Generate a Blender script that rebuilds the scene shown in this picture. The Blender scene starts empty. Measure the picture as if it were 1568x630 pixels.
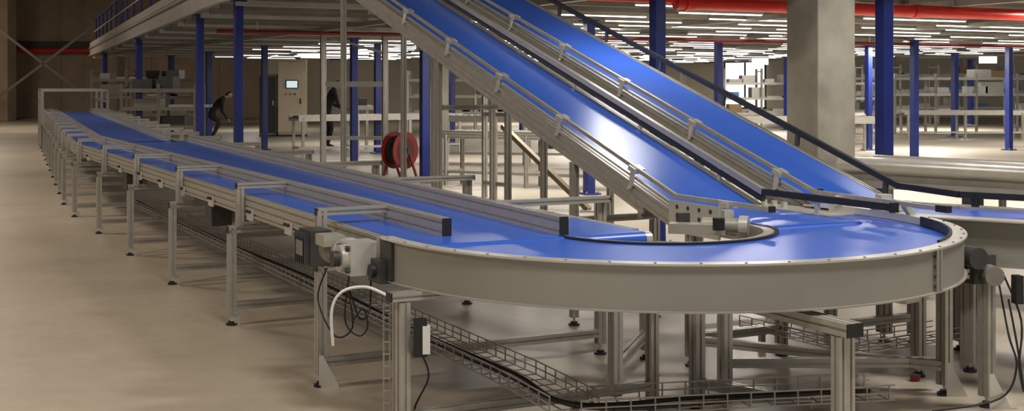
import bpy, math, random
from mathutils import Vector, Matrix
random.seed(4)
S=bpy.context.scene
UX,UY=-0.4534,0.8913
VX,VY=0.8913,0.4534
def P(u,v,z=0.0): return Vector((UX*u+VX*v,UY*u+VY*v,z))
Z=Vector((0,0,1))
# ------------------------------------------------------------ materials
MATS={}
def mat(name,col,rough=0.5,metal=0.0,nscale=6.0,namt=0.12,emis=0.0,ecol=None,bump=0.0,rv=.06):
    if name in MATS: return MATS[name]
    m=bpy.data.materials.new(name); m.use_nodes=True
    nt=m.node_tree; b=nt.nodes['Principled BSDF']
    b.inputs['Metallic'].default_value=metal
    tc=nt.nodes.new('ShaderNodeTexCoord'); mp=nt.nodes.new('ShaderNodeMapping')
    n=nt.nodes.new('ShaderNodeTexNoise'); n.inputs['Scale'].default_value=nscale; n.inputs['Detail'].default_value=5
    r=nt.nodes.new('ShaderNodeValToRGB')
    lo=[max(0,c*(1-namt)) for c in col]; hi=[min(1,c*(1+namt)) for c in col]
    r.color_ramp.elements[0].color=(*lo,1); r.color_ramp.elements[1].color=(*hi,1)
    r.color_ramp.elements[0].position=.3; r.color_ramp.elements[1].position=.7
    nt.links.new(tc.outputs['Object'],mp.inputs['Vector']); nt.links.new(mp.outputs['Vector'],n.inputs['Vector'])
    nt.links.new(n.outputs['Fac'],r.inputs['Fac']); nt.links.new(r.outputs['Color'],b.inputs['Base Color'])
    mr=nt.nodes.new('ShaderNodeMapRange'); mr.inputs['To Min'].default_value=max(0.02,rough-rv); mr.inputs['To Max'].default_value=min(1,rough+rv)
    nt.links.new(n.outputs['Fac'],mr.inputs['Value']); nt.links.new(mr.outputs['Result'],b.inputs['Roughness'])
    if bump>0:
        bp=nt.nodes.new('ShaderNodeBump'); bp.inputs['Strength'].default_value=bump; bp.inputs['Distance'].default_value=0.02
        nt.links.new(n.outputs['Fac'],bp.inputs['Height']); nt.links.new(bp.outputs['Normal'],b.inputs['Normal'])
    if emis>0:
        b.inputs['Emission Color'].default_value=(*(ecol or col),1); b.inputs['Emission Strength'].default_value=emis
    MATS[name]=m; return m
ALU=mat('aluminium',(.45,.43,.385),.38,.5,20,.08)
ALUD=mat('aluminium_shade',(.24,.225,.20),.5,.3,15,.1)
STEEL=mat('galvanised_steel',(.38,.365,.33),.42,.45,5,.12)
SHINY=mat('satin_steel',(.62,.605,.56),.3,.5,8,.05)
BELT=mat('blue_belt',(.032,.105,.50),.31,.0,1.3,.05,rv=.015)
BLUE=mat('blue_paint',(.008,.022,.18),.4,.0,4,.12)
BLACK=mat('black_rubber',(.012,.012,.013),.5,.0,10,.2)
DARK=mat('dark_grey_plastic',(.04,.04,.04),.5,.0,10,.2)
CONC=mat('concrete',(.31,.285,.235),.85,.0,2.2,.28,bump=.25)
RED=mat('red_paint',(.78,.025,.015),.35,.0,5,.1)
RED2=mat('dull_red_paint',(.22,.012,.010),.45,.0,5,.1)
CREAM=mat('cream_enamel',(.55,.47,.34),.5,.0,3,.06)
WHITE=mat('white_plastic',(.75,.75,.72),.4,.0,5,.04)
GREEN=mat('green_paint',(.03,.16,.06),.5)
CARD=mat('cardboard',(.34,.22,.11),.8,0,5,.15)
LBLUE=mat('light_blue_plastic',(.07,.22,.5),.4)
SKIN=mat('skin',(.42,.24,.16),.5,0,8,.05)
CLOTH=mat('dark_workwear',(.018,.018,.022),.85,0,12,.3)
HAIR=mat('dark_hair',(.015,.01,.008),.7)
LAMP=mat('lamp_tube',(.9,.9,.88),.4,0,5,.01,emis=4.5,ecol=(1,.97,.90))
SIGNM=mat('sign_light',(.8,.9,.8),.4,0,5,.01,emis=4,ecol=(.9,1,.92))
SCREEN=mat('screen',(.5,.6,.65),.2,0,5,.02,emis=.7,ecol=(.75,.9,1))
DAY=mat('daylight_glass',(.8,.85,.9),.2,0,5,.02,emis=3,ecol=(.93,.97,1))
DECKM=mat('deck_soffit',(.22,.21,.19),.5,.2,3,.2)
ROOFM=mat('roof_panel',(.16,.13,.10),.7,.0,3,.2)
RIB=mat('galv_purlin',(.50,.48,.44),.35,.4,3,.1)

# ------------------------------------------------------------ mesh builder
class B:
    def __init__(s): s.v=[];s.f=[];s.m=[];s.ms=[];s.sm=[]
    def mi(s,m):
        if m not in s.ms: s.ms.append(m)
        return s.ms.index(m)
    def add(s,vs,fs,m,smooth=False):
        o=len(s.v); s.v+= [tuple(p) for p in vs]; k=s.mi(m)
        for f in fs: s.f.append(tuple(i+o for i in f)); s.m.append(k); s.sm.append(smooth)
    def frame(s,p0,p1,ref=None):
        d=(Vector(p1)-Vector(p0)); d.normalize()
        r=ref if ref is not None else Z
        if abs(d.dot(r))>.98: r=Vector((UX,UY,0))
        a=d.cross(r); a.normalize(); b=a.cross(d); b.normalize()
        return a,b
    def ext(s,p0,p1,sec,m,ref=None,smooth=False,caps=True):
        p0=Vector(p0);p1=Vector(p1); a,b=s.frame(p0,p1,ref); n=len(sec)
        vs=[p0+a*x+b*y for x,y in sec]+[p1+a*x+b*y for x,y in sec]
        fs=[(i,(i+1)%n,n+(i+1)%n,n+i) for i in range(n)]
        s.add(vs,fs,m,smooth)
        if caps: s.add(vs,[tuple(range(n))[::-1],tuple(range(n,2*n))],m)
    def bar(s,p0,p1,w,h,m,ref=None): s.ext(p0,p1,[(-w/2,-h/2),(w/2,-h/2),(w/2,h/2),(-w/2,h/2)],m,ref)
    def prof(s,p0,p1,w=.045,h=.045,m=None,ref=None,cap=None):
        m=m or ALU; sw=.005; sd=.009
        def side(L):
            n=max(1,round(L/.045)); return [(-L/2+L*(i+.5)/n) for i in range(n)]
        sec=[]
        for c in side(w): sec+=[(c-sw,-h/2),(c-sw,-h/2+sd),(c+sw,-h/2+sd),(c+sw,-h/2)]
        sec=[(-w/2,-h/2)]+sec+[(w/2,-h/2)]
        for c in side(h): sec+=[(w/2,c-sw),(w/2-sd,c-sw),(w/2-sd,c+sw),(w/2,c+sw)]
        sec.append((w/2,h/2))
        for c in reversed(side(w)): sec+=[(c+sw,h/2),(c+sw,h/2-sd),(c-sw,h/2-sd),(c-sw,h/2)]
        sec.append((-w/2,h/2))
        for c in reversed(side(h)): sec+=[(-w/2,c+sw),(-w/2+sd,c+sw),(-w/2+sd,c-sw),(-w/2,c-sw)]
        s.ext(p0,p1,sec,m,ref)
        if cap:
            p0=Vector(p0);p1=Vector(p1);d=(p1-p0).normalized()
            if cap in('0','b'): s.bar(p0-d*.006,p0,w,h,BLACK,ref)
            if cap in('1','b'): s.bar(p1,p1+d*.006,w,h,BLACK,ref)
    def cyl(s,p0,p1,r,m,n=12,r2=None):
        p0=Vector(p0);p1=Vector(p1);a,b=s.frame(p0,p1); r2=r if r2 is None else r2
        c=[(math.cos(2*math.pi*i/n),math.sin(2*math.pi*i/n)) for i in range(n)]
        vs=[p0+a*x*r+b*y*r for x,y in c]+[p1+a*x*r2+b*y*r2 for x,y in c]
        s.add(vs,[(i,(i+1)%n,n+(i+1)%n,n+i) for i in range(n)],m,True)
        s.add(vs,[tuple(range(n))[::-1],tuple(range(n,2*n))],m)
    def tube(s,pts,r,m,n=8):
        for i in range(len(pts)-1): s.cyl(pts[i],pts[i+1],r,m,n)
    def cable(s,pts,r,m,n=6,k=6):
        pts=[Vector(p) for p in pts]; q=[pts[0]]+pts+[pts[-1]]; out=[]
        for i in range(1,len(q)-2):
            for j in range(k):
                t=j/k; a,b_,c,d=q[i-1],q[i],q[i+1],q[i+2]
                out.append(.5*((2*b_)+(c-a)*t+(2*a-5*b_+4*c-d)*t*t+(3*b_-a-3*c+d)*t**3))
        out.append(pts[-1]); s.tube(out,r,m,n)
    def boxuv(s,u0,u1,v0,v1,z0,z1,m):
        q=[(u0,v0),(u1,v0),(u1,v1),(u0,v1)]
        vs=[P(u,v,z0) for u,v in q]+[P(u,v,z1) for u,v in q]
        s.add(vs,[(0,1,2,3),(7,6,5,4),(0,4,5,1),(1,5,6,2),(2,6,7,3),(3,7,4,0)],m)
    def box(s,c,sz,m,rot=0):
        cx,cy,cz=c; x,y,z=[k/2 for k in sz]; ca,sa=math.cos(rot),math.sin(rot)
        vs=[(cx+a*x*ca-b*y*sa,cy+a*x*sa+b*y*ca,cz+d*z) for d in(-1,1) for a,b in((-1,-1),(1,-1),(1,1),(-1,1))]
        s.add(vs,[(3,2,1,0),(4,5,6,7),(0,1,5,4),(1,2,6,5),(2,3,7,6),(3,0,4,7)],m)
    def prism(s,pts,z0,z1,m):
        n=len(pts); vs=[(p[0],p[1],z0) for p in pts]+[(p[0],p[1],z1) for p in pts]
        s.add(vs,[tuple(range(n))[::-1],tuple(range(n,2*n))]+[(i,(i+1)%n,n+(i+1)%n,n+i) for i in range(n)],m)
    def foot(s,p,r=.035):
        p=Vector(p); s.cyl((p.x,p.y,0),(p.x,p.y,.012),r,BLACK,12); s.cyl((p.x,p.y,.012),(p.x,p.y,.025),r*.6,BLACK,10); s.cyl((p.x,p.y,.02),(p.x,p.y,.08),.008,SHINY,8)
    def make(s,name,bevel=0):
        me=bpy.data.meshes.new(name); me.from_pydata(s.v,[],s.f)
        for m in s.ms: me.materials.append(m)
        for i,p in enumerate(me.polygons): p.material_index=s.m[i]; p.use_smooth=s.sm[i]
        me.update(); o=bpy.data.objects.new(name,me); S.collection.objects.link(o)
        if bevel:
            md=o.modifiers.new('bev','BEVEL'); md.width=bevel; md.segments=2; md.limit_method='ANGLE'
        return o

# ------------------------------------------------------------ room shell
def floor():
    b=B(); b.box((2,24,-.05),(64,70,.1),CONC)
    o=b.make('floor')
    m=bpy.data.materials.new('floor_coating'); m.use_nodes=True; nt=m.node_tree; p=nt.nodes['Principled BSDF']
    tc=nt.nodes.new('ShaderNodeTexCoord')
    n1=nt.nodes.new('ShaderNodeTexNoise'); n1.inputs['Scale'].default_value=.45; n1.inputs['Detail'].default_value=8; n1.inputs['Roughness'].default_value=.6
    n2=nt.nodes.new('ShaderNodeTexNoise'); n2.inputs['Scale'].default_value=9; n2.inputs['Detail'].default_value=6
    r=nt.nodes.new('ShaderNodeValToRGB'); r.color_ramp.elements[0].position=.3; r.color_ramp.elements[1].position=.72
    r.color_ramp.elements[0].color=(.385,.33,.26,1); r.color_ramp.elements[1].color=(.51,.45,.365,1)
    mx=nt.nodes.new('ShaderNodeMixRGB'); mx.blend_type='MULTIPLY'; mx.inputs['Fac'].default_value=.22
    nt.links.new(tc.outputs['Object'],n1.inputs['Vector']); nt.links.new(tc.outputs['Object'],n2.inputs['Vector'])
    nt.links.new(n1.outputs['Fac'],r.inputs['Fac']); nt.links.new(r.outputs['Color'],mx.inputs['Color1']); nt.links.new(n2.outputs['Fac'],mx.inputs['Color2'])
    nt.links.new(mx.outputs['Color'],p.inputs['Base Color'])
    mr=nt.nodes.new('ShaderNodeMapRange'); mr.inputs['To Min'].default_value=.28; mr.inputs['To Max'].default_value=.55
    nt.links.new(n1.outputs['Fac'],mr.inputs['Value']); nt.links.new(mr.outputs['Result'],p.inputs['Roughness'])
    bp=nt.nodes.new('ShaderNodeBump'); bp.inputs['Strength'].default_value=.08; bp.inputs['Distance'].default_value=.01
    nt.links.new(n2.outputs['Fac'],bp.inputs['Height']); nt.links.new(bp.outputs['Normal'],p.inputs['Normal'])
    o.data.materials.clear(); o.data.materials.append(m)
floor()
WALLM=mat('wall_panel',(.33,.25,.18),.75,0,1.5,.12)
WALLC=mat('cream_wall_panel',(.64,.57,.45),.75,0,1.5,.06)
b=B(); b.box((-20.5,55.1,3.6),(19,.2,7.2),WALLM)
for x in range(-29,-12,1): b.box((x,54.97,3.6),(.06,.06,7.2),WALLM)
b.box((-20.5,54.9,3.2),(19,.12,.35),mat('dark_steel',(.06,.05,.045),.6))
b.box((11.5,55.1,3.6),(45,.2,7.2),WALLC)
for x in range(-10,34,3): b.box((x,54.97,3.6),(.12,.06,7.2),WALLC)
b.make('wall_back')
b=B(); b.box((-30.1,22,3.6),(.2,66,7.2),WALLM); b.make('wall_left')
b=B(); b.box((2,22,7.25),(64,66,.1),ROOFM); b.make('ceiling')
b=B()
b.box((10.3,54.93,1.5),(1.7,.06,2.1),DAY); 
for x in (9.4,10.3,11.2): b.box((x,54.88,1.5),(.08,.1,2.2),DARK)
for z in (.42,1.5,2.58): b.box((10.3,54.88,z),(1.9,.1,.08),DARK)
b.make('window_1')

# ------------------------------------------------------------ mezzanine
SOF=2.5
b=B()
def edgev(u): return 3.72+max(0,u-15)*.095
def PE(u): return P(u,edgev(u))
deck=[P(8.6,5.75),P(8.6,34),P(42,34),P(46,edgev(46)),P(15,3.72),P(13.3,3.72),P(13.3,5.75)]
deck=[p.xy for p in deck]
b.prism(deck,SOF,SOF+.06,DECKM)
for i in range(38):
    u=9.0+i*.95
    v0=5.8 if u<13.4 else edgev(u)+.05
    b.boxuv(u-.04,u+.04,v0,32,SOF-.07,SOF,RIB if i%3==0 else DECKM)
for k in range(7):
    v=6.47+k*4.2
    b.boxuv(8.7,44,v-.05,v+.05,SOF-.14,SOF-.07,STEEL)
def seg(u0,u1,off,z0,z1,w,m):
    b.bar(P(u0,edgev(u0)-off,(z0+z1)/2),P(u1,edgev(u1)-off,(z0+z1)/2),w,z1-z0,m)
for u0,u1 in((13.3,15),(15,46)):
    seg(u0,u1,.05,SOF-.02,SOF+.26,.02,STEEL); seg(u0,u1,.08,SOF-.02,SOF,.06,SHINY); seg(u0,u1,.08,SOF+.24,SOF+.26,.06,SHINY)
    seg(u0,u1,.05,SOF+.30,SOF+.44,.02,ALU)
b.make('mezzanine_deck')
b=B()
u=13.4
while u<45:
    p=P(u,edgev(u)+.04,0); b.bar(p+Z*(SOF+.06),p+Z*(SOF+1.2),.04,.04,BLUE); u+=1.9
for h in(.45,.8,1.2):
    for u0,u1 in((13.4,15),(15,45)):
        b.bar(P(u0,edgev(u0)+.04,SOF+h),P(u1,edgev(u1)+.04,SOF+h),.035,.035,ALU if h<1 else BLUE)
b.make('mezzanine_guard_railing')
def scol(x,y,w=.13,top=SOF-.14):
    b=B()
    r=math.atan2(VY,VX)
    b.box((x,y,top/2),(w,w,top),BLUE,r)
    b.box((x,y,.01),(w*2,w*2,.02),BLUE,r); b.box((x,y,top-.01),(w*1.7,w*1.7,.02),BLUE,r)
    for a in(-1,1):
        for d in(-1,1):
            q=P(a*w*.75,d*w*.75); b.cyl((x+q.x,y+q.y,.02),(x+q.x,y+q.y,.045),.012,SHINY,6)
    b.make('steel_column',.006)
for xs,Y in((650,19.4),(542,23.4),(578,26.6),(692,30),(902,16.8),(405,28),(320,34),(1400,24.4),(1330,27.9),(1462,34.8),(1545,27.9),(1100,24),(262,38),(455,40),(1205,40),(800,36),(1486,44)):
    scol((xs-784)/1900*Y,Y,.125 if Y<32 else .15)
scol(1.36,11.6,.115); scol(3.6,12.0,.125)
for u in(14.74,18.0,28,40):
    p=P(u,edgev(u)+.1); scol(p.x,p.y,.10 if u<20 else .13,SOF-.0)
b=B(); b.bar((-19.5,44,0.05),(-14.5,46,4.4),.09,.09,MATS['dark_steel']); b.bar((-14.5,46,0.05),(-19.5,44,4.4),.09,.09,MATS['dark_steel'])
b.bar((-19.5,44,0),(-19.5,44,7.1),.25,.25,MATS['dark_steel']); b.bar((-14.5,46,0),(-14.5,46,7.1),.25,.25,MATS['dark_steel']); b.make('braced_frame')
def ccol(x,y,s,top=SOF,name='concrete_column'):
    b=B(); b.box((x,y,top/2),(s,s,top),CONC,math.atan2(VY,VX)); b.make(name,.012)
ccol(2.86,11.5,.44); ccol(-1.25,20.3,.33,SOF-.15)
b=B(); b.box((-20.6,50,3.6),(.9,.9,7.2),WALLM); b.make('concrete_column',.02)
# sprinkler pipes
b=B(); b.cyl(P(10.05,6.9,2.29),P(10.05,30,2.29),.066,RED,16); b.cyl(P(10.05,5.9,2.31),P(10.05,6.9,2.31),.03,RED,12)
v=7
while v<30:
    b.cyl(P(10.05,v,2.29),P(10.05,v+.09,2.29),.078,RED,16); b.cyl(P(10.05,v+.6,2.34),P(10.05,v+.6,SOF-.07),.008,SHINY,6); v+=3
b.make('sprinkler_pipe')
b=B(); b.cyl(P(18.2,4.4,2.27),P(18.2,30,2.27),.03,RED2,12)
for v in range(5,30,3): b.cyl(P(18.2,v,2.3),P(18.2,v,SOF-.07),.008,SHINY,6)
b.make('sprinkler_pipe')
b=B(); b.cyl((-29.9,54.6,2.95),(-12,54.6,2.95),.09,RED,12)
for x in(-28,-24,-20,-16): b.box((x,54.75,2.95),(.05,.4,.05),STEEL)
b.make('sprinkler_pipe')
# fluorescent batten rows
b=B()
u=10.7; i=0
while u<43:
    v=(6.2 if u<13.4 else edgev(u)+3.0)+(i*1.3%2.9)
    while v<28:
        L=random.choice([1.3,1.9,2.5])
        b.boxuv(u-.03,u+.03,v,v+L,SOF-.115,SOF-.07,ALU); b.boxuv(u-.02,u+.02,v+.02,v+L-.02,SOF-.128,SOF-.115,LAMP)
        v+=L+random.choice([.5,1.0,1.7])
    u+=1.02+.015*i; i+=1
b.make('batten_lights')

# ------------------------------------------------------------ straight conveyor
b=B()
U0,U1=4.92,15.3
def straight(b,PF,u0,u1,nose=True,vr=3.3):
    vs=[PF(u0,2.06,.79),PF(u1,2.06,.79),PF(u1,vr,.79),PF(u0,vr if not nose else 3.2,.79),PF(u0,2.06,.803),PF(u1,2.06,.803),PF(u1,vr,.803),PF(u0,vr if not nose else 3.2,.803)]
    b.add(vs,[(3,2,1,0),(4,5,6,7),(0,1,5,4),(1,2,6,5),(2,3,7,6),(3,0,4,7)],BELT)
    b.prof(PF(u0+.12,2.035,.742),PF(u1,2.035,.742),.045,.12)
    b.prof(PF(u0+.12,(3.2 if nose else vr)+.025,.742),PF(u1,vr+.025,.742),.045,.12)
    vs=[PF(u0+.1,2.06,.70),PF(u1,2.06,.70),PF(u1,vr,.70),PF(u0+.1,3.2,.70)]
    vs+= [p+Z*.088 for p in vs]
    b.add(vs,[(3,2,1,0),(4,5,6,7),(0,1,5,4),(1,2,6,5),(2,3,7,6),(3,0,4,7)],ALUD)
straight(b,P,U0,U1)
b.cyl(P(4.93,2.06,.768),P(4.93,3.2,.768),.036,BELT,20); b.cyl(P(4.93,3.2,.768),P(4.93,3.235,.768),.034,SHINY,16); b.cyl(P(4.93,3.235,.768),P(4.93,3.245,.768),.014,BLACK,10)
b.prof(P(4.93,3.225,.72),P(5.2,3.225,.72),.03,.1)
def station(b,PF,u,first=False,right=True,armR=None):
    vl,vr=1.94,3.55
    top=.87 if first else .6
    b.prof(PF(u,vl,.06),PF(u,vl,top),.05,.05); b.prof(PF(u,vr,.06),PF(u,vr,.87 if right else .61),.05,.05)
    b.foot(PF(u,vl)); b.foot(PF(u,vr))
    b.prof(PF(u,vl-.025,.595),PF(u,vr+.02,.595),.05,.045,cap='b')
    b.prof(PF(u,vl+.02,.12),PF(u,vr-.02,.12),.045,.045)
    for vv in(2.12,3.2): b.prof(PF(u,vv,.61),PF(u,vv,.70),.05,.05)
    if not first: b.prof(PF(u-.02,1.985,.61),PF(u-.02,1.985,.85),.045,.045)
    uu=u if first else u-.02
    b.prof(PF(uu,(1.92 if first else 1.965),.865),PF(uu,2.29,.865),.045,.035,cap='0')
    if armR is not None: b.prof(PF(u-.05,armR,.865),PF(u-.05,vr+.02,.865),.045,.035,cap='1')
    b.bar(PF(u,vl,.03),PF(u,vl+.05,.03),.03,.06,SHINY)
def grv(u): return 2.80+(u-5.0)*.052
for i in range(6):
    u=5.90+1.75*i
    station(b,P,u,i==0,True,grv(u))
b.prof(P(5.18,2.30,.842),P(15.3,2.30,.842),.045,.085,cap='0')
b.prof(P(4.98,2.80,.842),P(15.1,grv(15.1),.842),.045,.09,cap='0')
for u in (5.6,6.6,7.4,8.4,9.3,10.1,11.0,12.0,13.0,14.0):
    b.bar(P(u,2.005,.70),P(u+.12,2.005,.70),.012,.07,SHINY); 
    b.cyl(P(u+.03,2.0,.72),P(u+.03,1.985,.72),.01,BLACK,8); b.cyl(P(u+.09,2.0,.72),P(u+.09,1.985,.72),.01,BLACK,8)
for u in(8.6,11.9):
    b.cyl(P(u,2.15,.60),P(u,2.55,.60),.07,ALUD,14); b.boxuv(u-.09,u+.09,2.02,2.16,.52,.68,DARK)
D2=Vector((-.372,.928,0)); D2.normalize(); N2=Vector((D2.y,-D2.x,0)); O2=P(15.3,1.94)
def P2(u,v,z=0): 
    q=O2+D2*(u-15.3)+N2*(v-1.94); return Vector((q.x,q.y,z))
straight(b,P2,15.25,33,False,3.2)
for i in range(11): station(b,P2,16.2+1.6*i,False,True,3.1)
b.prof(P2(15.3,2.30,.842),P2(32,2.30,.842),.04,.085); b.prof(P2(15.3,3.1,.842),P2(32,3.1,.842),.04,.085)
for u in(29,31,33):
    for v in(1.94,3.3): b.prof(P2(u,v,0),P2(u,v,1.35),.05,.05)
    b.prof(P2(u,1.94,1.35),P2(u,3.3,1.35),.05,.05)
b.prof(P2(29,1.94,1.1),P2(33,1.94,1.1)); b.prof(P2(29,3.3,1.1),P2(33,3.3,1.1))
b.prof(P2(29,1.94,1.35),P2(33,1.94,1.35)); 
# front drive
b.boxuv(5.66,5.84,1.81,1.915,.63,.80,DARK); 
for k in range(6): b.boxuv(5.67+k*.03,5.68+k*.03,1.785,1.81,.64,.79,DARK)
b.boxuv(5.70,5.80,1.782,1.787,.68,.75,ALUD)
zz=.735; vm=1.87
b.cyl(P(5.52,vm,zz),P(5.30,vm,zz),.060,ALU,20)
for k in range(8): b.cyl(P(5.50-.026*k,vm,zz),P(5.493-.026*k,vm,zz),.070,ALU,20)
b.boxuv(5.34,5.46,vm-.10,vm,zz+.03,zz+.08,ALU)
b.cyl(P(5.30,vm,zz),P(5.26,vm,zz),.075,SHINY,20); b.boxuv(5.09,5.26,vm-.06,vm+.08,zz-.07,zz+.07,SHINY)
for dz in(-.05,.05):
    for du in(5.12,5.23): b.cyl(P(du,vm-.06,zz+dz),P(du,vm-.075,zz+dz),.01,DARK,8)
b.cyl(P(5.17,vm-.09,zz),P(5.17,vm+.1,zz),.060,SHINY,20); b.cyl(P(5.17,vm-.12,zz),P(5.17,vm-.09,zz),.035,DARK,16)
b.cyl(P(5.05,1.88,.69),P(5.05,2.0,.69),.03,BLACK,12); b.boxuv(4.98,5.12,1.90,1.96,.64,.74,DARK)
b.cable([(-.88,5.9,.62),(-.90,5.75,.50),(-.80,5.6,.36),(-.72,5.6,.40),(-.75,5.7,.55),(-.70,5.7,.42),(-.66,5.75,.45),(-.66,5.8,.62)],.0045,BLACK)
b.cable([(-.72,5.5,.66),(-.74,5.5,.45),(-.68,5.5,.38),(-.64,5.5,.42),(-.66,5.5,.50),(-.71,5.5,.44)],.004,BLACK)
b.cable([(-.75,5.2,.40),(-.755,5.2,.55),(-.71,5.2,.627),(-.613,5.2,.646),(-.52,5.15,.62)],.007,WHITE)
b.make('belt_conveyor')

# ------------------------------------------------------------ curved conveyor
b=B()
CX,CY=.70,5.97
def R(r,th,z):
    t=math.radians(th); c,s_=math.cos(t),math.sin(t)
    return Vector((CX-VX*c*r-UX*s_*r,CY-VY*c*r-UY*s_*r,z))
def ring(r0,r1,z0,z1,a0,a1,m,st=2.0,smooth=True):
    n=int((a1-a0)/st)+1; A=[a0+(a1-a0)*i/n for i in range(n+1)]
    for (ra,za,rb,zb) in((r0,z1,r1,z1),(r1,z1,r1,z0),(r1,z0,r0,z0),(r0,z0,r0,z1)):
        vs=[];fs=[]
        for t in A: vs+= [R(ra,t,za),R(rb,t,zb)]
        for i in range(n): fs.append((2*i,2*i+1,2*i+3,2*i+2))
        b.add(vs,fs,m,smooth)
    for t in(a0,a1): b.add([R(r0,t,z0),R(r1,t,z0),R(r1,t,z1),R(r0,t,z1)],[(0,1,2,3)],m)
ring(.57,1.345,.775,.795,-2,186,BELT)
ring(.60,1.36,.70,.77,-2,186,ALUD)
PAN=mat('painted_steel_panel',(.31,.30,.265),.42,.3,3,.05)
ring(1.375,1.387,.655,.825,-3,192,PAN)
ring(1.335,1.40,.825,.833,-3,192,SHINY)
ring(1.335,1.342,.797,.825,-3,192,SHINY)
ring(1.375,1.40,.65,.656,-3,192,STEEL)
ring(1.325,1.337,.800,.842,118,160,BLACK)
ring(.553,.572,.790,.806,4,192,BLACK)
ring(.50,.553,.72,.80,4,192,STEEL)
for t in range(0,192,7):
    p=R(1.385,t,.833); b.cyl(p,p+Z*.004,.006,ALUD,6)
for t in(110,111.3):
    b.bar(R(1.392,t,.655),R(1.392,t,.825),.012,.02,PAN)
for k in range(4):
    for t in(109.6,111.8): b.cyl(R(1.387,t,.68+k*.04),R(1.394,t,.68+k*.04),.005,DARK,6)
b.bar(R(1.39,-3,.655),R(1.39,-3,.83),.03,.03,STEEL)
b.bar(R(1.395,-1,.74),R(1.395,3,.74),.015,.16,DARK)
b.cyl((.95,6.17,.80),(1.12,6.10,.80),.035,STEEL,16); b.cyl((1.12,6.10,.80),(1.16,6.085,.80),.05,SHINY,16); b.cyl((1.0,6.0,.79),(1.0,6.0,.85),.03,BLACK,12)
b.box((.92,6.15,.78),(.28,.09,.05),ALU,-.3); b.box((1.08,6.22,.82),(.05,.05,.09),SHINY,.2); b.box((.86,6.24,.8),(.06,.04,.1),DARK,.2)
def leg(x,y,top,w=.045,h=.09,ft=True):
    b.prof((x,y,.05 if ft else 0),(x,y,top),w,h)
    if ft: b.foot((x,y))
p=P(4.71,1.89); leg(p.x,p.y,.61,.045,.09)
b.prof(P(4.71,1.84,.632),P(4.71,3.1,.632),.06,.035,cap='0')
b.prof(P(4.70,1.95,.14),P(4.70,3.1,.14),.04,.04)
for dx in(-.03,-.055): b.bar((p.x+dx-.02,p.y+.03,0),(p.x+dx-.02,p.y+.03,.6),.005,.005,STEEL)
for k in range(12): b.bar((p.x-.08,p.y+.03,.04+k*.05),(p.x-.045,p.y+.03,.04+k*.05),.005,.005,STEEL)
p=P(4.70,3.1); leg(p.x,p.y,.61,.045,.045)
p=P(3.50,3.14); leg(p.x,p.y,.575,.075,.045)
b.prof(P(3.44,3.14,.605),P(4.7,3.14,.605),.075,.05,cap='0')
b.bar(R(1.38,103,.64),R(1.2,103,.64),.1,.02,ALU)
for x,y in((.497,5.97),(.73,6.75),(.854,5.73),(1.036,6.04),(2.08,5.97),(2.2,5.75),(2.08,6.35)): leg(x,y,.64,.05,.06)
def beam(x0,y0,x1,y1,z,w=.045,h=.045): b.prof((x0,y0,z),(x1,y1,z),w,h)
beam(.497,5.97,2.08,6.0,.62); beam(.854,5.73,2.2,5.75,.62); beam(.73,6.75,2.08,6.35,.62)
beam(.95,6.57,2.08,5.97,.14); beam(.854,5.73,1.30,5.35,.12); beam(1.036,6.04,2.1,6.05,.14); beam(.497,5.97,.73,6.75,.14)
beam(.497,5.97,-.3,5.4,.62)
for x,y in((2.08,5.97),(2.2,5.75),(-.95,6.14)):
    b.add([(x,y-.03,.0),(x+.10,y-.03,.0),(x+.02,y-.03,.16),(x,y-.03,.16),(x,y-.035,.0),(x+.10,y-.035,.0),(x+.02,y-.035,.16),(x,y-.035,.16)],[(0,1,2,3),(7,6,5,4),(0,4,5,1),(1,5,6,2),(2,6,7,3),(3,7,4,0)],SHINY)
b.cyl((2.09,5.80,.70),(2.13,5.66,.70),.050,DARK,16); b.box((2.16,5.78,.64),(.13,.12,.13),DARK,.4); b.cyl((2.2,5.65,.62),(2.2,5.9,.62),.045,ALUD,14)
b.box((2.33,5.72,.55),(.035,.05,.13),BLACK,.1)
b.cable([(2.3,5.8,.60),(2.36,5.75,.4),(2.33,5.7,.2),(2.36,5.72,.08),(2.32,5.7,.3),(2.3,5.75,.5)],.005,BLACK)
b.cable([(2.27,5.8,.6),(2.28,5.7,.35),(2.31,5.68,.2),(2.24,5.7,.05),(1.9,5.6,.02)],.005,BLACK)
b.box((-.37,5.0,.475),(.055,.05,.15),BLACK,.1); b.box((-.345,4.99,.47),(.03,.055,.11),WHITE,.1)
b.cable([(-.36,5.0,.40),(-.34,5.05,.3),(-.40,5.1,.12),(-.2,5.0,.03),(.1,4.9,.02)],.004,BLACK)
b.make('curved_belt_conveyor')

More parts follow.
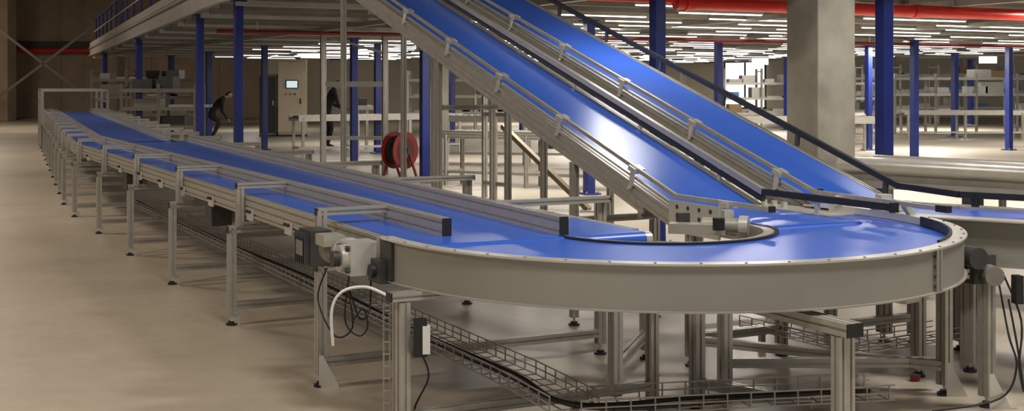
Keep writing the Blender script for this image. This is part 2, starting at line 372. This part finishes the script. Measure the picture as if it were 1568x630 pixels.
# ------------------------------------------------------------ inclined conveyors
SL=.315
def incl(v0,v1,ub,ue,uflat,rightrail):
    b=B()
    def zb(u,off=0): return .806+off+max(0,u-ub)*SL
    def strip(u0,u1,va,vb,off,th,m):
        vs=[P(u0,va,zb(u0,off-th)),P(u1,va,zb(u1,off-th)),P(u1,vb,zb(u1,off-th)),P(u0,vb,zb(u0,off-th))]
        vs+=[p+Z*th for p in vs]
        b.add(vs,[(3,2,1,0),(4,5,6,7),(0,1,5,4),(1,2,6,5),(2,3,7,6),(3,0,4,7)],m)
    for (a,c) in((uflat,ub),(ub,ue)):
        strip(a,c,v0,v1,0,.012,BELT); strip(a+.05,c,v0+.01,v1-.01,-.012,.06,ALUD)
    b.cyl(P(uflat,v0,.78),P(uflat,v1,.78),.024,BELT,14)
    for vv,side in((v0-.025,-1),(v1+.025,1)):
        for (a,c) in((uflat+.25,ub),(ub,ue)):
            b.prof(P(a,vv,zb(a,-.045)),P(c,vv,zb(c,-.045)),.045,.09)
            if c>ub: b.prof(P(a+.3,vv,zb(a+.3,-.115)),P(c,vv,zb(c,-.115)),.04,.045)
        if side>0 and not rightrail: continue
        blk=(side>0)
        h=.085
        w=.035 if blk else .022; m=BLACK if blk else ALU
        uf=uflat-(.0 if side<0 else .2)
        b.bar(P(uf,vv,zb(uf,h)),P(ub,vv,zb(ub,h)),w*.8,w,m); b.bar(P(ub,vv,zb(ub,h)),P(ue,vv,zb(ue,h)),w*.8,w,ALU)
        b.bar(P(uf-.02,vv,zb(uf,h)),P(uf,vv,zb(uf,h)),w*1.3,w*1.4,BLACK)
        if blk: b.bar(P(ub,vv,zb(ub,.045)),P(ue,vv,zb(ue,.045)),.03,.03,BLACK)
        else: b.bar(P(ub,vv,zb(ub,.03)),P(ue,vv,zb(ue,.03)),.02,.012,ALU)
        u=uflat+.35
        while u<ue:
            if side<0:
                b.bar(P(u,vv-.03,zb(u,-.02)),P(u,vv-.012,zb(u,h-.005)),.012,.035,SHINY,ref=Vector((UX,UY,0)))
                b.bar(P(u-.035,vv+.01,zb(u-.035,h-.01)),P(u+.035,vv+.01,zb(u+.035,h-.01)),.07,.028,SHINY)
                b.cyl(P(u,vv-.03,zb(u,-.03)),P(u,vv-.05,zb(u,-.03)),.012,SHINY,8)
            else:
                b.bar(P(u,vv,zb(u,0)),P(u,vv,zb(u,h)),.015,.03,SHINY)
            u+=.86
    u=ub+.4
    while u<ue:
        b.prof(P(u,v0,zb(u,-.18)),P(u,v1,zb(u,-.18)),.045,.045); u+=1.1
    for u in(ub+1.1,ub+3.2,ub+5.4):
        for vv in(v0-.03,v1+.03):
            b.prof(P(u,vv,.05),P(u,vv,zb(u,-.14)),.045,.045); b.foot(P(u,vv))
        b.prof(P(u,v0,.15),P(u,v1,.15),.04,.04); b.prof(P(u,v0,zb(u,-.5)),P(u,v1,zb(u,-.5)),.04,.04)
    for vv in(v0-.03,v1+.03):
        b.prof(P(ub-.15,vv,.05),P(ub-.15,vv,.72),.045,.06); b.foot(P(ub-.15,vv))
    b.prof(P(ub-.15,v0,.15),P(ub-.15,v1,.15),.045,.045)
    return b,zb
b,zb=incl(3.86,4.40,5.58,12.9,4.78,True)
b.boxuv(5.15,5.6,3.80,3.812,.70,.87,SHINY)
for i in range(4):
    for j in range(3): b.cyl(P(5.22+i*.1,3.80,.74+.05*j),P(5.22+i*.1,3.797,.74+.05*j),.012,DARK,8)
b.make('inclined_belt_conveyor')
b,zb=incl(4.74,5.30,5.5,12.9,5.45,False)
eL=[Vector((1.733,7.05,0)),Vector((2.13,6.47,0)),Vector((3.5,5.55,0))]
eR=[Vector((2.26,7.37,0)),Vector((2.52,6.98,0)),Vector((3.9,6.06,0))]
def slab(pl,pr,z0,z1,m):
    for i in range(len(pl)-1):
        q=[pl[i],pl[i+1],pr[i+1],pr[i]]; b.prism([p.xy for p in q],z0,z1,m)
slab(eL,eR,.775,.795,BELT); slab(eL,eR,.68,.77,ALUD)
for i in (0,1):
    A,C=eL[i],eL[i+1]; d=(C-A).normalized(); n=Vector((d.y,-d.x,0))
    b.bar(A+Z*.70,C+Z*.70,.015,.22,PAN); b.bar(A+n*.05+Z*.815,C+n*.05+Z*.815,.13,.008,SHINY); b.bar(A+n*.05+Z*.59,C+n*.05+Z*.59,.10,.008,STEEL)
    A,C=eR[i],eR[i+1]; b.prof(A+Z*.76,C+Z*.76,.045,.1)
top=[P(12.5,5.36,zb(12.5,.11)),P(5.5,5.36,zb(5.5,.09)),eR[1]+Z*.875,eR[2]+Z*.87]
for i in range(3): b.bar(top[i],top[i+1],.028,.035,BLACK)
for u in(5.6,6.4,7.2,8,8.8,9.6,10.4,11.2): b.bar(P(u,5.35,zb(u,0)),P(u,5.36,zb(u,.1)),.02,.03,DARK)
for t in(.05,.4,.8): 
    q=eR[1].lerp(eR[2],t); b.bar(q+Z*.78,q+Z*.88,.03,.03,BLACK)
for q in(eL[1]+Vector((.25,-.02,0)),eR[1],eL[2],eR[2],P(5.45,5.2)):
    b.prof(q+Z*.05,q+Z*.68,.045,.09); b.foot(q)
b.bar(P(5.45,4.68,.89),P(4.45,4.60,.89),.02,.022,ALU); b.bar(P(4.46,4.60,.89),P(4.38,4.597,.89),.03,.032,BLACK)
for u in(4.7,5.2): b.bar(P(u,4.70,.80),P(u,4.62,.885),.03,.03,SHINY)
b.cyl(P(4.85,4.66,.86),P(4.85,4.8,.86),.03,SHINY,12); b.cyl(P(5.0,4.70,.84),P(5.0,4.80,.84),.025,BLACK,12)
b.box((P(4.95,4.72).x,P(4.95,4.72).y,.88),(.07,.05,.07),SHINY,.4)
for i in range(5): b.cyl(P(5.55+i*.09,4.55,.79),P(5.55+i*.09,4.55,.83),.018,SHINY,8)
b.boxuv(5.1,5.75,4.46,4.66,.77,.80,SHINY)
b.make('inclined_belt_conveyor')

# ------------------------------------------------------------ wire cable trays
def wtray(b,pts,w=.2,h=.06,z=.15,st=.1):
    for i in range(len(pts)-1):
        A=Vector((*pts[i],z));C=Vector((*pts[i+1],z)); d=(C-A); L=d.length; d.normalize(); n=Vector((d.y,-d.x,0))
        for o,zz in((-.5,0),(-.25,0),(0,0),(.25,0),(.5,0),(-.5,h),(.5,h),(-.5,h/2),(.5,h/2)): b.bar(A+n*o*w+Z*zz,C+n*o*w+Z*zz,.005,.005,STEEL)
        t=0
        while t<L:
            q=A+d*t; b.bar(q-n*w/2,q+n*w/2,.005,.005,STEEL); b.bar(q-n*w/2,q-n*w/2+Z*h,.005,.005,STEEL); b.bar(q+n*w/2,q+n*w/2+Z*h,.005,.005,STEEL); t+=st
b=B()
A=P(14,2.5).xy; C=P(4.9,2.5).xy
wtray(b,[A,C,(.25,4.95),(1.55,5.2)],.22,.06,.20)
for u in(5.9+1.75*i for i in range(5)): b.bar(P(u,2.5,.145),P(u,2.5,.20),.03,.03,STEEL)
b.bar((.25,4.95,0),(.25,4.95,.2),.03,.03,STEEL); b.bar((1.4,5.17,0),(1.4,5.17,.2),.03,.03,STEEL)
b.cable([P(14,2.5,.215),P(11,2.45,.215),P(8,2.53,.215),P(6,2.48,.215),P(4.9,2.5,.215),(.25,4.97,.215),(.8,5.08,.215),(1.5,5.2,.21)],.009,BLACK)
b.cable([P(14,2.45,.21),P(10,2.5,.21),P(7,2.44,.21),P(5,2.46,.21),(.3,4.93,.21),(1,5.08,.21),(1.4,5.2,.21)],.008,DARK)
b.make('cable_tray')
b=B(); wtray(b,[(1.36,7.0),(1.75,6.35),(2.35,6.7)],.2,.06,.14); 
for x,y in((1.4,6.95),(1.75,6.35),(2.3,6.67)): b.bar((x,y,0),(x,y,.14),.03,.03,STEEL)
b.make('cable_tray')
b=B(); b.cyl((2.03,6.25,0),(2.03,6.25,.03),.022,RED2,14,.028); b.cyl((2.03,6.25,.028),(2.03,6.25,.032),.024,DARK,14); b.make('paint_tin')

# ------------------------------------------------------------ right clad conveyor
b=B()
A=Vector((3.15,11.3,0)); C=Vector((5.6,8.8,0)); d=(C-A).normalized(); n=Vector((-d.y,d.x,0))
sec=[(-.3,-.10),(.3,-.10),(.3,.06),(.25,.10),(-.25,.10),(-.3,.06)]
b.ext(A+Z*.72,C+Z*.72,sec,STEEL)
b.cyl(A-n*.30+Z*.78,C-n*.30+Z*.78,.07,SHINY,16); b.cyl(A+n*.30+Z*.80,C+n*.30+Z*.80,.04,ALU,16)
b.bar(A-n*.35+Z*.62,C-n*.35+Z*.62,.02,.06,STEEL)
for t in(.05,.35,.65,.95):
    q=A.lerp(C,t)
    for s_ in(-.26,.26): b.prof(q+n*s_+Z*.05,q+n*s_+Z*.62,.045,.045); b.foot(q+n*s_)
    b.prof(q-n*.26+Z*.15,q+n*.26+Z*.15,.04,.04)
    b.box((q.x-n.x*.3,q.y-n.y*.3,.53),(.12,.12,.16),DARK,.5)
b.make('clad_belt_conveyor')
b=B()
A=Vector((2.75,8.8,0)); C=Vector((4.4,7.5,0)); d=(C-A).normalized(); n=Vector((-d.y,d.x,0))
b.bar(A+Z*.60,C+Z*.60,.4,.06,STEEL)
for s_ in(-.22,.22):
    b.prof(A+n*s_+Z*.60,C+n*s_+Z*.60,.045,.09)
    for t in(.05,.5,.95): q=A.lerp(C,t); b.prof(q+n*s_+Z*.05,q+n*s_+Z*.56,.045,.045); b.foot(q+n*s_)
b.make('transfer_conveyor')

# ------------------------------------------------------------ background conveyors
def bgconv(x0,y0,x1,y1,z=.78,w=.5,step=1.6,top=BELT,name='roller_conveyor'):
    b=B(); A=Vector((x0,y0,0)); C=Vector((x1,y1,0)); d=(C-A).normalized(); n=Vector((-d.y,d.x,0)); L=(C-A).length
    for s_ in(-w/2,w/2): b.prof(A+n*s_+Z*z,C+n*s_+Z*z,.04,.12)
    b.bar(A+Z*z,C+Z*z,w,.03,ALUD)
    k=.1
    while k<L: q=A+d*k; b.cyl(q-n*w/2.1+Z*(z+.03),q+n*w/2.1+Z*(z+.03),.025,top,8); k+=.12
    k=.1
    while k<=L:
        q=A+d*k
        for s_ in(-w/2,w/2): b.prof(q+n*s_,q+n*s_+Z*z,.05,.05)
        b.prof(q-n*w/2+Z*.2,q+n*w/2+Z*.2,.045,.045); k+=step
    b.prof(A-n*w/2+Z*.2,C-n*w/2+Z*.2,.045,.045)
    return b.make(name)
bgconv(-.95,18.6,3.2,16.6,.75,.5,1.3,ALU); bgconv(-1.6,23.5,6.5,22.2,.85,.6,1.8,ALU)
bgconv(-4.4,25,-1.2,27,.8,.5,1.2,ALU)
b=B()
for x,y,h in((-.23,16.1,1.2),(-.36,16.3,1.45),(-.05,15.9,1.14)): b.prof((x,y,0),(x,y,h),.06,.06)
b.bar((-.12,16.0,.95),(.90,14.5,.02),.06,.06,mat('bronze_strut',(.25,.20,.13),.5,.5)); b.prof((-.36,16.3,1.1),(-.05,15.9,1.1),.05,.05); b.prof((-.36,16.3,.2),(-.05,15.9,.2),.05,.05)
b.box((.9,14.5,.01),(.18,.18,.02),STEEL); b.make('support_frame')
b=B()
for x in(-3.12,-2.1): b.prof((x,20.5,0),(x,20.5,SOF-.15),.085,.085)
b.prof((-3.12,20.5,1.49),(-2.1,20.5,1.49),.06,.09)
b.prof((-3.12,20.5,.6),(-2.1,20.5,.6),.06,.06); b.prof((-2.1,20.5,2.0),(-3.12,20.5,2.3),.04,.04)
b.make('aluminium_portal')
def rack(x0,x1,y,d,levels,bays,h,items,name='storage_rack',m0=None):
    b=B(); 
    for i in range(bays+1):
        x=x0+(x1-x0)*i/bays
        for yy in(y,y+d): b.prof((x,yy,0),(x,yy,h),.06,.06,m0)
        b.prof((x,y,.25),(x,y+d,.25),.04,.04,m0); b.prof((x,y,h-.1),(x,y+d,h-.1),.04,.04,m0)
    for z in levels:
        for yy in(y,y+d): b.prof((x0,yy,z),(x1,yy,z),.05,.08,m0)
        b.box(((x0+x1)/2,y+d/2,z+.02),(x1-x0,d,.02),ALUD)
        x=x0+.2
        while x<x1-.4 and items:
            if random.random()<items:
                w=random.uniform(.25,.6); hh=random.uniform(.12,.35); m=random.choice([LBLUE,CARD,ALU,WHITE,ALU,DARK,STEEL] if m0 is None else [DARK,STEEL,ALUD])
                if random.random()<.4:
                    for k in range(4): b.prof((x,y+.1+.1*k,z+.06),(x+w+.3,y+.1+.1*k,z+.06),.05,.06)
                else: b.box((x+w/2,y+d/2,z+.03+hh/2),(w,d*.7,hh),m)
            x+=random.uniform(.4,.9)
    return b.make(name)
rack(10.2,17.5,37,.9,(.64,1.17,1.65),6,1.8,.7)
rack(7.0,12,41,.9,(.5,1.0,1.5),4,2.0,.9)
rack(13,20,46,.9,(.6,1.2,1.8),5,2.2,.9)
rack(-8.5,-6.9,27,.8,(.55,.95,1.35),2,1.5,.8,m0=ALUD)
rack(-12.2,-9.2,36,.9,(.6,1.1,1.6),3,1.9,.8,m0=ALUD)
rack(-3.2,-.1,38,.9,(.6,1.1,1.6),3,1.9,.8)
rack(1.6,6.0,43,.9,(.6,1.2),4,2.0,.9)
bgconv(10.5,33.5,15.5,33.3,.72,.7,1.5,ALU)
bgconv(7.5,27.5,9.3,33,.75,.6,1.5,ALU)
b=B(); r=.1
b.box((-6.25,35.4,1.12),(.78,.5,2.14),CREAM,r); b.box((-6.25,35.4,.03),(.8,.52,.06),DARK,r)
b.box((-6.26,35.12,1.12),(.72,.03,2.0),CREAM,r); b.box((-6.22,35.09,1.48),(.36,.03,.24),DARK,r); b.box((-6.22,35.07,1.48),(.30,.02,.19),SCREEN,r)
b.box((-5.98,35.09,1.0),(.04,.03,.16),DARK,r)
for k in range(3): b.cyl((-6.4+.13*k,35.11,1.2),(-6.4+.13*k,35.07,1.2),.025,(RED,GREEN,DARK)[k],10)
b.make('control_cabinet',.01)
b=B(); b.box((-6.95,35.5,.9),(.5,.5,1.74),ALUD,r); b.box((-6.95,35.23,.9),(.44,.03,1.6),DARK,r); b.box((-6.95,35.5,.02),(.52,.52,.04),DARK,r); b.box((-6.78,35.2,.95),(.03,.03,.14),SHINY,r); b.make('control_cabinet',.01)
b=B(); H0=Vector((-1.80,19.9,.43)); ax=Vector((.80,-.60,0)); tx=Vector((.60,.80,0))
def hp(a,rr,o): return H0+ax*o+tx*rr*math.cos(a)+Z*rr*math.sin(a)
for o in(-.13,.11): b.cyl(H0+ax*o,H0+ax*(o+.02),.30,RED2,32)
b.cyl(H0-ax*.11,H0+ax*.11,.17,BLACK,24)
for k in range(4):
    for j in range(24):
        a0,a1=[2*math.pi*(j+q)/24 for q in(0,1)]; b.cyl(hp(a0,.21,-.08+.05*k),hp(a1,.21,-.08+.05*k),.026,BLACK,6)
b.cyl(H0-ax*.2,H0+ax*.2,.04,DARK,12); b.cyl(H0+ax*.13,H0+ax*.135,.20,mat('dark_red',(.09,.008,.008),.5),24)
for s_ in(-.18,.18):
    for t in(-.2,.2): 
        q=H0+ax*s_; b.bar((q.x+tx.x*t,q.y+tx.y*t,0),q,.03,.03,RED2)
b.make('hose_reel')
for x,y in((7.8,39),(14.0,36.5)):
    b=B(); b.box((x,y,2.2),(.5,.06,.2),SIGNM); b.box((x,y,2.31),(.54,.09,.02),DARK); b.cyl((x-.2,y,2.32),(x-.2,y,SOF-.14),.01,DARK,6); b.cyl((x+.2,y,2.32),(x+.2,y,SOF-.14),.01,DARK,6); b.make('exit_sign')

# ------------------------------------------------------------ workers
def worker(loc,rot,lean,elb,wri,crouch=0):
    V=[];E=[];Rr=[];lab=[]
    def av(p,r,par,l):
        V.append(Vector(p)); Rr.append(r); lab.append(l)
        if par is not None: E.append((par,len(V)-1))
        return len(V)-1
    ph=.93-crouch
    def up(p):
        q=Vector(p)-Vector((0,0,.93)); q=Matrix.Rotation(-lean,3,'X')@q; return q+Vector((0,-.1*lean,ph))
    pel=av((0,-.1*lean,ph),.145,None,'c')
    wa=av(up((0,0,1.08)),.125,pel,'c'); ch=av(up((0,.01,1.30)),.15,wa,'c'); nb=av(up((0,0,1.45)),.065,ch,'c')
    hb=av(up((0,.02,1.53)),.052,nb,'s'); hm=av(up((0,.03,1.62)),.092,hb,'s'); ht=av(up((0,.01,1.70)),.07,hm,'h')
    av(up((0,.135,1.61)),.014,hm,'s')
    for s_ in(-1,1): av(up((s_*.095,.02,1.62)),.018,hm,'s')
    for s_ in(-1,1):
        hp=av((s_*.10,-.1*lean,ph-.07),.095,pel,'c'); kn=av((s_*.13,.03+crouch*.7,.49-crouch*.1),.062,hp,'c'); an=av((s_*.12,-.02,.10),.042,kn,'c'); av((s_*.14,.13,.035),.038,an,'b')
        sh=av(up((s_*.19,0,1.39)),.062,ch,'c'); el=av(up((s_*.26,elb[0],elb[1])),.043,sh,'c'); wr=av(up((s_*.19,wri[0],wri[1])),.028,el,'c')
        dd=(V[wr]-V[el]).normalized(); sd=Vector((1,0,0)); pa=av(V[wr]+dd*.06,.03,wr,'s')
        for k,(o,L) in enumerate(((-.03,.06),(-.01,.075),(.01,.07),(.03,.055))):
            f1=av(V[pa]+dd*L*.6+sd*o,.010,pa,'s'); av(V[f1]+(dd+Vector((0,0,-.7))).normalized()*L*.5,.008,f1,'s')
        t=av(V[wr]+dd*.03-sd*s_*.04,.011,wr,'s'); av(V[t]+dd*.03-sd*s_*.01,.009,t,'s')
    me=bpy.data.meshes.new('wk'); me.from_pydata([tuple(v) for v in V],E,[]); o=bpy.data.objects.new('wk',me); S.collection.objects.link(o)
    md=o.modifiers.new('s','SKIN'); md.use_smooth_shade=True
    for i,sv in enumerate(me.skin_vertices[0].data):
        r=Rr[i]; sv.radius=(r,r*(.72 if i in(pel,wa,ch) else 1)); sv.use_root=(i==0)
    ss=o.modifiers.new('ss','SUBSURF'); ss.levels=1; ss.render_levels=1
    dg=bpy.context.evaluated_depsgraph_get(); ev=o.evaluated_get(dg); nm=bpy.data.meshes.new_from_object(ev)
    bpy.data.objects.remove(o)
    nm.materials.clear()
    for m in(CLOTH,SKIN,HAIR,BLACK): nm.materials.append(m)
    ix={'c':0,'s':1,'h':2,'b':3}
    for p in nm.polygons:
        c=p.center; j=min(range(len(V)),key=lambda k:(V[k]-c).length-Rr[k]); p.material_index=ix[lab[j]]; p.use_smooth=True
        if j==hm:
            q=(Matrix.Rotation(lean,3,'X')@(c-V[hm])); 
            if q.y<-.02 or q.z>.05: p.material_index=2
    w=bpy.data.objects.new('worker',nm); w.location=loc; w.rotation_euler=(0,0,rot); S.collection.objects.link(w)
    return w
worker((-7.95,33,0),math.radians(-75),.75,(.20,1.16),(.42,1.12),.2)
worker((-4.25,28.6,0),math.radians(-70),.35,(.15,1.14),(.38,1.12),.06)
b=B(); b.prof((-3.35,28.6,0),(-3.35,28.6,.9),.06,.06); b.prof((-3.55,28.4,0),(-3.55,28.4,.9),.06,.06); b.box((-3.45,28.5,.95),(.45,.4,.1),STEEL,.3); b.box((-3.45,28.5,1.08),(.2,.2,.16),DARK,.3); b.make('workbench')

# ------------------------------------------------------------ lights
def area(name,loc,sx,sy,pw,col,rot=(0,0,0)):
    l=bpy.data.lights.new(name,'AREA'); l.shape='RECTANGLE'; l.size=sx; l.size_y=sy; l.energy=pw; l.color=col
    o=bpy.data.objects.new(name,l); o.location=loc; o.rotation_euler=rot; S.collection.objects.link(o); return o
W=(1,.85,.68); N=(1,.94,.85); RA=math.atan2(VY,VX)
for x,y,p in((-6.5,4.5,330),(-9,13,340),(-13,24,380),(-18,40,480)): area('high_bay_lamp',(x,y,6.6),1.0,1.0,p,W)
area('high_bay_lamp',(0.8,2.6,5.8),1.4,.8,260,N); area('high_bay_lamp',(4.5,5.5,5.8),1.2,.8,320,N)
area('batten_lamp',(1.05,9.5,2.42),.12,.8,15,(1,.97,.92),(0,0,RA))
area('batten_lamp',(3.5,10.6,2.42),.12,.6,12,(1,.97,.92),(0,0,RA))
for x,y,p in((3.2,14.2,140),(7.0,14.5,210),(0.5,17.5,120),(5,19.5,220),(10,21,260),(-1,24,110),(3.5,26,200),(9,28,250),(15,30,270),(-4,31,80),(2,34,180),(8,37,250),(14,40,270),(-8,40,70),(0,46,180),(8,48,230)):
    area('batten_lamp',(x,y,SOF-.18),2.2,.25,p,N,(0,0,RA))
w=bpy.data.worlds.new('World'); S.world=w; w.use_nodes=True
w.node_tree.nodes['Background'].inputs[0].default_value=(.84,.82,.79,1); w.node_tree.nodes['Background'].inputs[1].default_value=.55

cd=bpy.data.cameras.new('camera'); cd.lens=36*1900/1568; cd.sensor_width=36; cd.shift_y=-187/1568; cd.clip_end=200
co=bpy.data.objects.new('camera',cd); co.location=(0,0,1.5); co.rotation_euler=(math.pi/2,0,0); S.collection.objects.link(co); S.camera=co
try:
    S.view_settings.view_transform='Standard'
except Exception: pass
